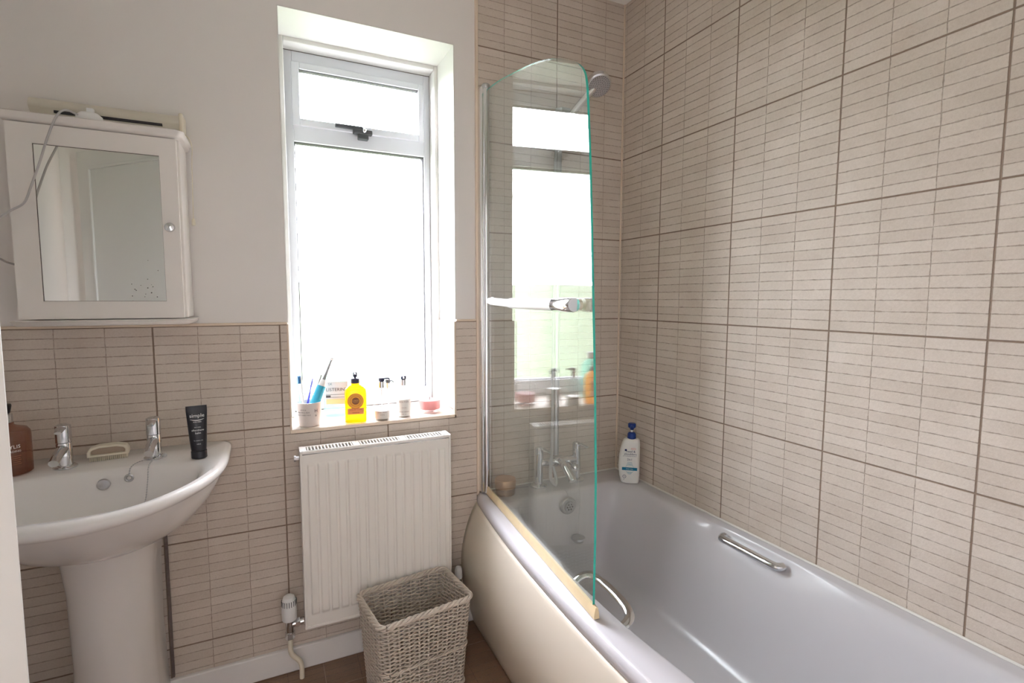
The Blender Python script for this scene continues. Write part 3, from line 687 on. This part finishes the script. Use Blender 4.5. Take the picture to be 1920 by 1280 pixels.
# ------------------------------------------------------------------ mirror cabinet
cx0, cx1, cz0, cz1, cf = -.248, .106, 1.208, 1.688, -.125
cab = thing('mirror_cabinet', 'white painted wall cabinet with mirrored door and glass knob above the basin', 'cabinet', ((cx0+cx1)/2, 0, cz0))
build('cabinet_body', MB().box(cx0, cx1, cf, 0, cz0, cz1), m_cab, cab, bevel=.002)
mb = MB(); dz0, dz1, dx0, dx1, dy0, dy1 = 1.2075, 1.685, -.247, .100, -.145, -.127
mx0, mx1, mz0, mz1 = -.198, .061, 1.253, 1.638
mb.box(dx0, mx0, dy0, dy1, dz0, dz1).box(mx1, dx1, dy0, dy1, dz0, dz1).box(mx0, mx1, dy0, dy1, dz0, mz0).box(mx0, mx1, dy0, dy1, mz1, dz1)
dr = build('door', mb, m_cab, cab, smooth=False)
build('mirror', MB().box(mx0, mx1, dy0+.005, dy0+.008, mz0, mz1), m_mirror, dr, smooth=False)
mb = MB(); frame(mb, mx0, mx1, mz0, mz1, .0009, .0009, .0009, .0009, dy0+.0035, dy0+.006); build('mirror_gap', mb, m_mould, dr, smooth=False)
mb = MB()
for k in range(16):
    q = (random.uniform(-.02, .055), dy0+.0046, mz0+abs(random.gauss(0, .05))); mb.sphere(q, random.uniform(.0008, .0016), 4, (1, .2, 1))
build('mirror_specks', mb, m_mould, dr)['kind'] = 'stuff'
build('knob', MB().lathe([(.006, 0), (.006, .010), (.011, .016), (.0125, .022), (.010, .029), (.001, .031)], (.080, dy0, 1.449), 24, M=Matrix.Rotation(pi/2, 3, 'X')), m_chrome, dr)
def board(z0, z1, ex, nm):
    mb = MB(); x0, x1, y0 = cx0-.006-ex, cx1+.006+ex, cf-.026-ex
    k = (z1-z0)
    pr = [(0, z0), (.006, z0+k*.35), (.006, z0+k*.6), (0.010, z1-.002), (.008, z1)]
    def rr_(d, z): return [(x0-d, .0, z), (x0-d, y0-d, z), (x1+d-.016, y0-d, z), (x1+d, y0-d+.016, z), (x1+d, .0, z)]
    mb.rings([rr_(d-.006, z) for d, z in pr]); return build(nm, mb, m_cab, cab, ang=60)
board(1.688, 1.708, .004, 'cornice'); board(1.190, 1.205, .004, 'base_board')
# charger plug on top of the cabinet and its cable
pc = Vector((-.088, -.118, 1.7088))
t = thing('shaver_plug', 'white plug on top of the cabinet with grey cable hanging over its mirror', 'plug', pc)
build('plug_body', MB().lathe([(.024, 0), (.026, .004), (.024, .016), (.016, .024), (.004, .027)], pc, 28, 1.15, .8).box(-.092, -.078, -.124, -.112, 1.730, 1.744), m_white, t)
pts = [(-.108, -.13, 1.722), (-.125, -.158, 1.722), (-.138, -.176, 1.700), (-.158, -.174, 1.65), (-.180, -.162, 1.59), (-.200, -.162, 1.53), (-.214, -.165, 1.49), (-.240, -.168, 1.468), (-.262, -.168, 1.445), (-.280, -.155, 1.40), (-.292, -.12, 1.37), (-.285, -.08, 1.352), (-.268, -.05, 1.345), (-.254, -.03, 1.345)]
build('cable', MB().tube(spline(pts, 8), .0026, 8), m_grey, t)
pts = [(-.270, -.03, 1.72), (-.274, -.03, 1.66), (-.272, -.03, 1.58), (-.266, -.03, 1.52), (-.256, -.03, 1.49)]
build('cable_loop', MB().tube(spline(pts, 6), .0022, 8), m_grey, t)
# wall light above cabinet
wl_ = thing('wall_strip_light', 'cream strip light with pull cord on the wall above the cabinet', 'wall light', (-.06, 0, 1.76))
mb = MB(); hp = [(0, 1.709), (-.045, 1.709), (-.050, 1.735), (-.062, 1.748), (-.066, 1.757), (-.056, 1.772), (-.02, 1.782), (0, 1.783)]
mb.rings([[(x, y, z) for y, z in hp] for x in (-.225, .100)]); build('light_housing', mb, mat('aged_white_plastic', (.66, .62, .53), .4, var=.03), wl_, ang=60)
mb = MB().box(-.175, .060, -.0605, -.045, 1.7395, 1.7455)
build('switch_slot', mb, m_dark, wl_, smooth=False)
build('light_tube', MB().cyl((-.165, -.052, 1.722), (.060, -.052, 1.722), .009), m_white, wl_)
build('end_cap', MB().box(.099, .110, -.062, -.001, 1.712, 1.781), m_cream, wl_, bevel=.004)
mb = MB().tube(spline([(.112, -.050, 1.725), (.123, -.052, 1.712), (.127, -.045, 1.69), (.124, -.035, 1.66), (.122, -.03, 1.6), (.120, -.028, 1.492)], 8), .0011, 6)
pcn = build('pull_cord', mb, m_cream, wl_)
build('cord_toggle', MB().lathe([(.0045, 0), (.0055, .002), (.0045, .018), (.002, .021)], (.120, -.028, 1.474), 16), m_cream, pcn)

# ------------------------------------------------------------------ things on the window sill
SZ = WZ0+.0008
m_bristle = mat('white_bristles', (.85, .88, .9), .6, var=.05)
cc = Vector((.424, .050, SZ))
t = thing('toothbrush_mug', 'off-white tapered mug of toothbrushes at the left end of the sill', 'mug', cc)
mug = build('mug_body', MB().lathe([(.031, 0), (.033, .002), (.036, .02), (.0405, .06), (.0425, .082), (.0405, .082), (.038, .06), (.033, .01), (.001, .008)], cc, 44), mat('mug_glaze', (.66, .61, .58), .35, var=.02), t)
mb = MB()
for k, (wd, oz) in enumerate(((.026, .058), (.032, .049), (.034, .040))):
    wrap(mb, text(('LIFE IS A', 'BEAUTIFUL RIDE', 'ENJOY EVERY MILE')[k], .0056), cc, cc.z+oz, radians(-122), .0392+.0018*(oz-.05)/.01*.5, .0012)
wrap(mb, text('H', .016), cc, cc.z+.050, radians(-62), .040, .0012); wrap(mb, text('&', .009), cc, cc.z+.036, radians(-62), .039, .0008)
build('lettering', mb, m_ink, t)
# electric toothbrush
a0, a1 = Vector((.418, .046, SZ+.014)), Vector((.474, .060, SZ+.150)); ad = (a1-a0).normalized()
t = thing('electric_toothbrush', 'blue and white electric toothbrush leaning out of the mug', 'toothbrush', a0)
build('handle', MB().tube([a0, a0+ad*.012, a0+ad*.08, a0+ad*.128, a0+ad*.134], [.009, .0125, .0155, .015, .012], 20), mat('aqua_rubber', (.04, .42, .62), .45, var=.05), t)
build('handle_top', MB().tube([a0+ad*.128, a0+ad*.140, a0+ad*.150], [.0152, .0125, .007], 20), m_white, t)
nk = build('brush_neck', MB().tube([a0+ad*.148, a0+ad*.165, a0+ad*.215, a0+ad*.225], [.0065, .005, .0034, .0046], 12), mat('translucent_white', (.30, .31, .34), .3, var=.02), t)
e = a0+ad*.227; build('brush_head', MB().cyl(e+Vector((.002, 0, 0)), e+Vector((-.009, -.008, .003)), .0062, n=16), m_bristle, nk)
build('side_strip', MB().tube([a0+ad*.125+Vector((-.013, -.004, .0)), a0+ad*.165+Vector((-.013, -.004, .004))], .0026, 8), m_chromed, t)
def tbrush(lab, b0, b1, cb, hcol, rot=0):
    b0, b1 = Vector(b0), Vector(b1); d = (b1-b0); L_ = d.length; d.normalize()
    t = thing('toothbrush', lab, 'toothbrush', b0, 'manual toothbrushes in the mug')
    build('handle', MB().tube([b0, b0+d*L_*.3, b0+d*L_*.55, b0+d*L_*.75, b0+d*L_*.88, b1], [.004, .0055, .0045, .0025, .0045, .0035], 10, flat=.7), cb, t)
    sd = Vector((-1, -.6, 0)).normalized(); mb = MB()
    for k in range(7): q = b0+d*(L_*(.86+.13*k/6)); mb.cyl(q, q+sd*.011, .0028, n=8)
    build('bristles', mb, hcol, t)
tbrush('white toothbrush with blue and red head leaning left in the mug', (.410, .034, SZ+.012), (.400, .040, SZ+.172), m_white, mat('blue_bristles', (.02, .16, .38), .6, var=.3))
tbrush('purple handled toothbrush in the middle of the mug', (.408, .066, SZ+.012), (.440, .082, SZ+.155), mat('violet_plastic', (.08, .06, .42), .4, var=.05), m_bristle)
tbrush('pale toothbrush standing at the back of the mug', (.402, .052, SZ+.012), (.388, .062, SZ+.165), mat('pale_aqua_plastic', (.55, .75, .75), .4, var=.05), m_bristle)
# mouthwash
mc = Vector((.530, .165, SZ)); maz = radians(-101)
t = thing('mouthwash_bottle', 'clear mouthwash bottle with white cap and printed label behind the yellow soap', 'mouthwash bottle', mc)
build('bottle_body', MB().lathe([(.043, 0), (.046, .004), (.047, .02), (.047, .128), (.044, .146), (.030, .160), (.018, .168), (.018, .172)], mc, 40, 1, .62, p=3, az=maz+pi/2), clear('mint_liquid', (.60, .90, .84), 1, .02, 1.45, (.55, .80, .76), .22), t)
build('cap', MB().lathe([(.019, .171), (.0195, .173), (.019, .198), (.017, .200)], mc, 28), m_white, t)
mb = MB(); yy = .62*.047+.0006
wrap(mb, rect(.078, .085), mc, mc.z+.088, maz, None, yy)
lab = build('label', mb, mat('white_paper_label', (.50, .52, .52), .6, var=.02), t)
mb = MB(); wrap(mb, text('LISTERINE', .0165), mc, mc.z+.096, maz, None, yy+.0008); wrap(mb, rect(.074, .0014), mc, mc.z+.083, maz, None, yy+.0008); wrap(mb, rect(.016, .007), mc, mc.z+.077, maz, None, yy+.0009, ox=-.029); wrap(mb, rect(.074, .0014), mc, mc.z+.073, maz, None, yy+.0008)
build('lettering', mb, m_ink, t)
mb = MB(); wrap(mb, text('SX', .012), mc, mc.z+.118, maz, None, yy+.0008, ox=-.022)
build('top_mark', mb, mat('cyan_ink', (.02, .12, .18), .6, var=.05), t)
mb = MB(); wrap(mb, rect(.072, .018), mc, mc.z+.058, maz, None, yy+.0008); build('yellow_band', mb, mat('yellow_band', (.58, .48, .24), .6, var=.04), t)
# yellow soap bottle
yc = Vector((.577, .042, SZ)); yaz = radians(-98)
t = thing('yellow_soap_bottle', 'yellow liquid soap pump bottle with round orange label in mid sill', 'soap bottle', yc)
m_yel = clear('yellow_soap', (.98, .66, .06), 1, .02, 1.45, (1, .55, .02), .45)
build('bottle_body', MB().lathe([(.034, 0), (.037, .003), (.037, .105), (.034, .118), (.022, .128), (.0145, .132), (.0145, .140)], yc, 40, 1, .62, p=4, az=yaz+pi/2), m_yel, t)
build('collar', MB().lathe([(.0145, .136), (.0150, .138), (.0145, .152), (.012, .154)], yc, 28), m_navy, t)
build('pump_head', MB().cyl(yc+Vector((0, 0, .152)), yc+Vector((0, 0, .160)), .004).lathe([(.006, .158), (.0075, .160), (.0070, .174), (.004, .176)], yc, 20).tube([yc+Vector((0, 0, .170)), yc+Vector((-.003, -.016, .170)), yc+Vector((-.0035, -.020, .167))], .0034, 8), m_navy, t)
yy = .62*.037+.0008
mb = MB(); wrap(mb, disc(.0275), yc, yc.z+.076, yaz, None, yy); build('round_label', mb, mat('orange_label', (.85, .38, .04), .5, var=.05), t)
mb = MB(); wrap(mb, disc(.0275, r0=.0262), yc, yc.z+.076, yaz, None, yy+.0005); wrap(mb, disc(.0125), yc, yc.z+.076, yaz, None, yy+.0005); wrap(mb, disc(.0185, r0=.0178), yc, yc.z+.076, yaz, None, yy+.0005)
build('label_ring', mb, mat('brown_ink', (.22, .07, .02), .5, var=.05), t)
mb = MB(); wrap(mb, text("L'OCC", .0075), yc, yc.z+.075, yaz, None, yy+.001); wrap(mb, text('EN PROVENCE', .0026), yc, yc.z+.071, yaz, None, yy+.001); build('lettering', mb, mat('gold_ink', (.85, .55, .15), .5, var=.05), t)
mb = MB(); wrap(mb, rect(.054, .022), yc, yc.z+.040, yaz, None, yy); build('lower_label', mb, mat('salmon_label', (.85, .33, .12), .5, var=.05), t)
mb = MB(); wrap(mb, text('LIQUID SOAP', .0068), yc, yc.z+.043, yaz, None, yy+.0006); wrap(mb, text('VERBENA', .0058), yc, yc.z+.033, yaz, None, yy+.0006); build('lower_lettering', mb, mat('red_ink', (.35, .05, .02), .5, var=.05), t)
m_clear = clear('clear_bottle', (.985, .99, .99), 1, .02, 1.4)
m_label = mat('pale_label', (.80, .77, .73), .5, var=.02)
def pump(lab, c, rr_, hb, liq, lm, name, txt, caz, headrot, hl=.026, cap=m_navy, small=False):
    c = Vector(c); t = thing(name, lab, 'pump bottle', c)
    build('bottle_body', MB().lathe([(rr_*.92, 0), (rr_, .003), (rr_, hb), (rr_*.8, hb+.012), (.011, hb+.018), (.010, hb+.024)], c, 36), m_clear, t)
    build('lotion', MB().lathe([(rr_*.88, .003), (rr_*.94, .005), (rr_*.94, liq), (.001, liq)], c, 36), lm, t)
    if txt:
        mb = MB(); z_ = c.z+liq*.82
        for s_, sz_, cm in txt: wrap(mb, text(s_, sz_), c, z_, caz, rr_, .0006); z_ -= max(sz_*1.35, .008)
        build('lettering', mb, mat(name+'_ink', (.25, .14, .12), .6, var=.05), t)
    build('collar', MB().lathe([(.0105, hb+.022), (.0105, hb+.044), (.009, hb+.045)], c, 24), m_chrome, t)
    d = Vector((cos(headrot), sin(headrot), 0))
    build('pump_head', MB().lathe([(.009, hb+.045), (.0105, hb+.047), (.0105, hb+.057), (.007, hb+.059)], c, 20).tube([c+Vector((0, 0, hb+.053)), c+d*.024+Vector((0, 0, hb+.054)), c+d*.03+Vector((0, 0, hb+.050))], .003, 8), cap, t)
    build('dip_tube', MB().cyl(c+Vector((0, 0, .01)), c+Vector((0, 0, hb+.02)), .0017, n=8), m_white, t)
m_lot = mat('pale_lotion', (.70, .66, .62), .4, var=.02)
pump('clear pump bottle with a low pale lotion level beside the yellow soap', (.668, .038, SZ), .029, .092, .033, m_lot, 'hand_lotion_bottle', [('HAND CREAM', .0052, 0), ('soothing', .0045, 0)], radians(-100), radians(10))
pump('clear pump bottle with fuller pale lotion and red printed label near the candle', (.750, .050, SZ), .027, .092, .066, m_label, 'hand_wash_bottle', [('MOLTON', .0085, 0), ('', .006, 0), ('cleansing', .0045, 0), ('', .006, 0), ('HAND WASH', .0062, 0), ('300 ml', .0058, 0)], radians(-103), radians(-100))
pump('small clear pump bottle standing behind the two larger lotion bottles', (.716, .160, SZ), .016, .066, .012, m_lot, 'travel_pump_bottle', [], 0, radians(-60), cap=m_handle)
kc = Vector((.858, .085, SZ))
t = thing('candle_jar', 'clear glass jar with pink candle wax at the right end of the sill', 'candle', kc)
build('glass_jar', MB().lathe([(.040, 0), (.043, .003), (.044, .085), (.0425, .085), (.0415, .012), (.001, .010)], kc, 44), m_clear, t)
build('wax', MB().lathe([(.036, .0115), (.0405, .013), (.041, .046), (.036, .047), (.001, .046)], kc, 40), clear('pink_wax', (1, .8, .8), .3, .3, 1.4, (.50, .28, .27), .96), t)
build('wick', MB().cyl(kc+Vector((0, 0, .045)), kc+Vector((0, 0, .056)), .001, n=6), m_ink, t)

# ------------------------------------------------------------------ on the bath
jc = Vector((1.108, -.070, ZR+.003))
t = thing('cosmetic_jar', 'round copper-lidded jar on the bath corner behind the glass screen', 'jar', jc)
build('jar_body', MB().lathe([(.036, 0), (.038, .003), (.039, .026), (.037, .028)], jc, 40), mat('brown_frosted_glass', (.24, .15, .11), .3, var=.05), t)
build('lid', MB().lathe([(.0405, .027), (.041, .028), (.041, .055), (.039, .060), (.001, .061)], jc, 40), mat('copper_lid', (.52, .32, .20), .3, .7, var=.05), t)
hc_ = Vector((1.622, -.168, ZR+.003)); haz = radians(-128)
t = thing('shampoo_bottle', 'large white shampoo bottle with navy pump on the bath corner', 'shampoo bottle', hc_)
mb = MB(); rs = []
ux, uy = cos(haz+pi/2), sin(haz+pi/2); vx_, vy_ = cos(haz), sin(haz)
for (z, l, rgt, dp) in ((0, -.030, .036, .020), (.003, -.034, .038, .023), (.03, -.041, .040, .025), (.07, -.045, .040, .026), (.11, -.043, .040, .026), (.14, -.038, .040, .025), (.165, -.031, .0395, .024), (.176, -.026, .038, .022), (.181, -.020, .034, .018), (.183, -.010, .020, .012)):
    q = []
    for j in range(36):
        a = 2*pi*j/36; k = 1/((abs(cos(a))**3+abs(sin(a))**3)**(1/3)); x = (l+rgt)/2+(rgt-l)/2*cos(a)*k; y = dp*sin(a)*k
        q.append((hc_.x+ux*x+vx_*y, hc_.y+uy*x+vy_*y, hc_.z+z))
    rs.append(q)
build('bottle_body', MB().rings(rs), mat('pearl_white_plastic', (.80, .79, .76), .3, var=.01), t)
pcx = hc_+Vector((ux*.006, uy*.006, 0))
build('collar', MB().lathe([(.017, .181), (.0175, .183), (.017, .200), (.013, .206), (.006, .208)], pcx, 28), mat('royal_blue_plastic', (.01, .035, .20), .3, var=.05), t)
build('pump_stem', MB().cyl(pcx+Vector((0, 0, .206)), pcx+Vector((0, 0, .222)), .0045), m_white, t)
build('pump_head', MB().lathe([(.006, .217), (.008, .219), (.009, .223), (.0155, .228), (.016, .240), (.013, .244), (.001, .2445)], pcx, 28).tube([pcx+Vector((0, 0, .235)), pcx+Vector((vx_*.03, vy_*.03, .234)), pcx+Vector((vx_*.038, vy_*.038, .229))], .006, 10), bpy.data.materials['royal_blue_plastic'], t)
def hl_(vf, z, ox=0, o=.0272): mb = MB(); wrap(mb, vf, hc_, hc_.z+z, haz, None, o, ox=ox); return mb
m_bi = mat('navy_ink', (.015, .03, .12), .5, var=.05)
mb = hl_(text('head &', .0125), .130, .004); 
for a_, b__, c__, d__ in (('shoulders', .0125, .119, .002), ('ANTI-DANDRUFF SHAMPOO', .0042, .113, .0), ('2in1', .012, .097, .0)): 
    q = hl_(text(a_, b__), c__, d__); mb.add(q.v, q.f)
q = hl_(disc(.0045), .139, -.016); mb.add(q.v, q.f); q = hl_(disc(.007, r0=.0055), .030, -.020); mb.add(q.v, q.f); q = hl_(disc(.0014), .018, -.022); mb.add(q.v, q.f)
q = hl_(text('90', .006), .028, -.020); mb.add(q.v, q.f)
build('lettering', mb, m_bi, t)
mb = hl_(rect(.060, .012), .062); build('teal_band', mb, mat('teal_ink', (.0, .16, .30), .5, var=.05), t)
mb = hl_(text('classic clean', .006), .0605, 0, .0280); build('band_lettering', mb, m_inkw, t)
mb = hl_(disc(.018, r0=.0172), .062, 0, .0268)
for k in range(4): q = hl_(rect(.026-.003*k, .0012), .078+.004*k, 0, .0270); mb.add(q.v, q.f); q = hl_(rect(.024-.004*k, .0012), .050-.003*k, 0, .0270); mb.add(q.v, q.f)
build('label_pattern', mb, mat('pale_teal_ink', (.25, .45, .52), .5, var=.05), t)
mb = hl_(text('NEW', .007), .143, .014); q = hl_(disc(.010, r0=.0092), .145, .014); mb.add([(a[0], a[1], hc_.z+.145+(a[2]-hc_.z-.145)*.45) for a in q.v], q.f); build('coral_mark', mb, mat('coral_ink', (.80, .30, .25), .5, var=.05), t)
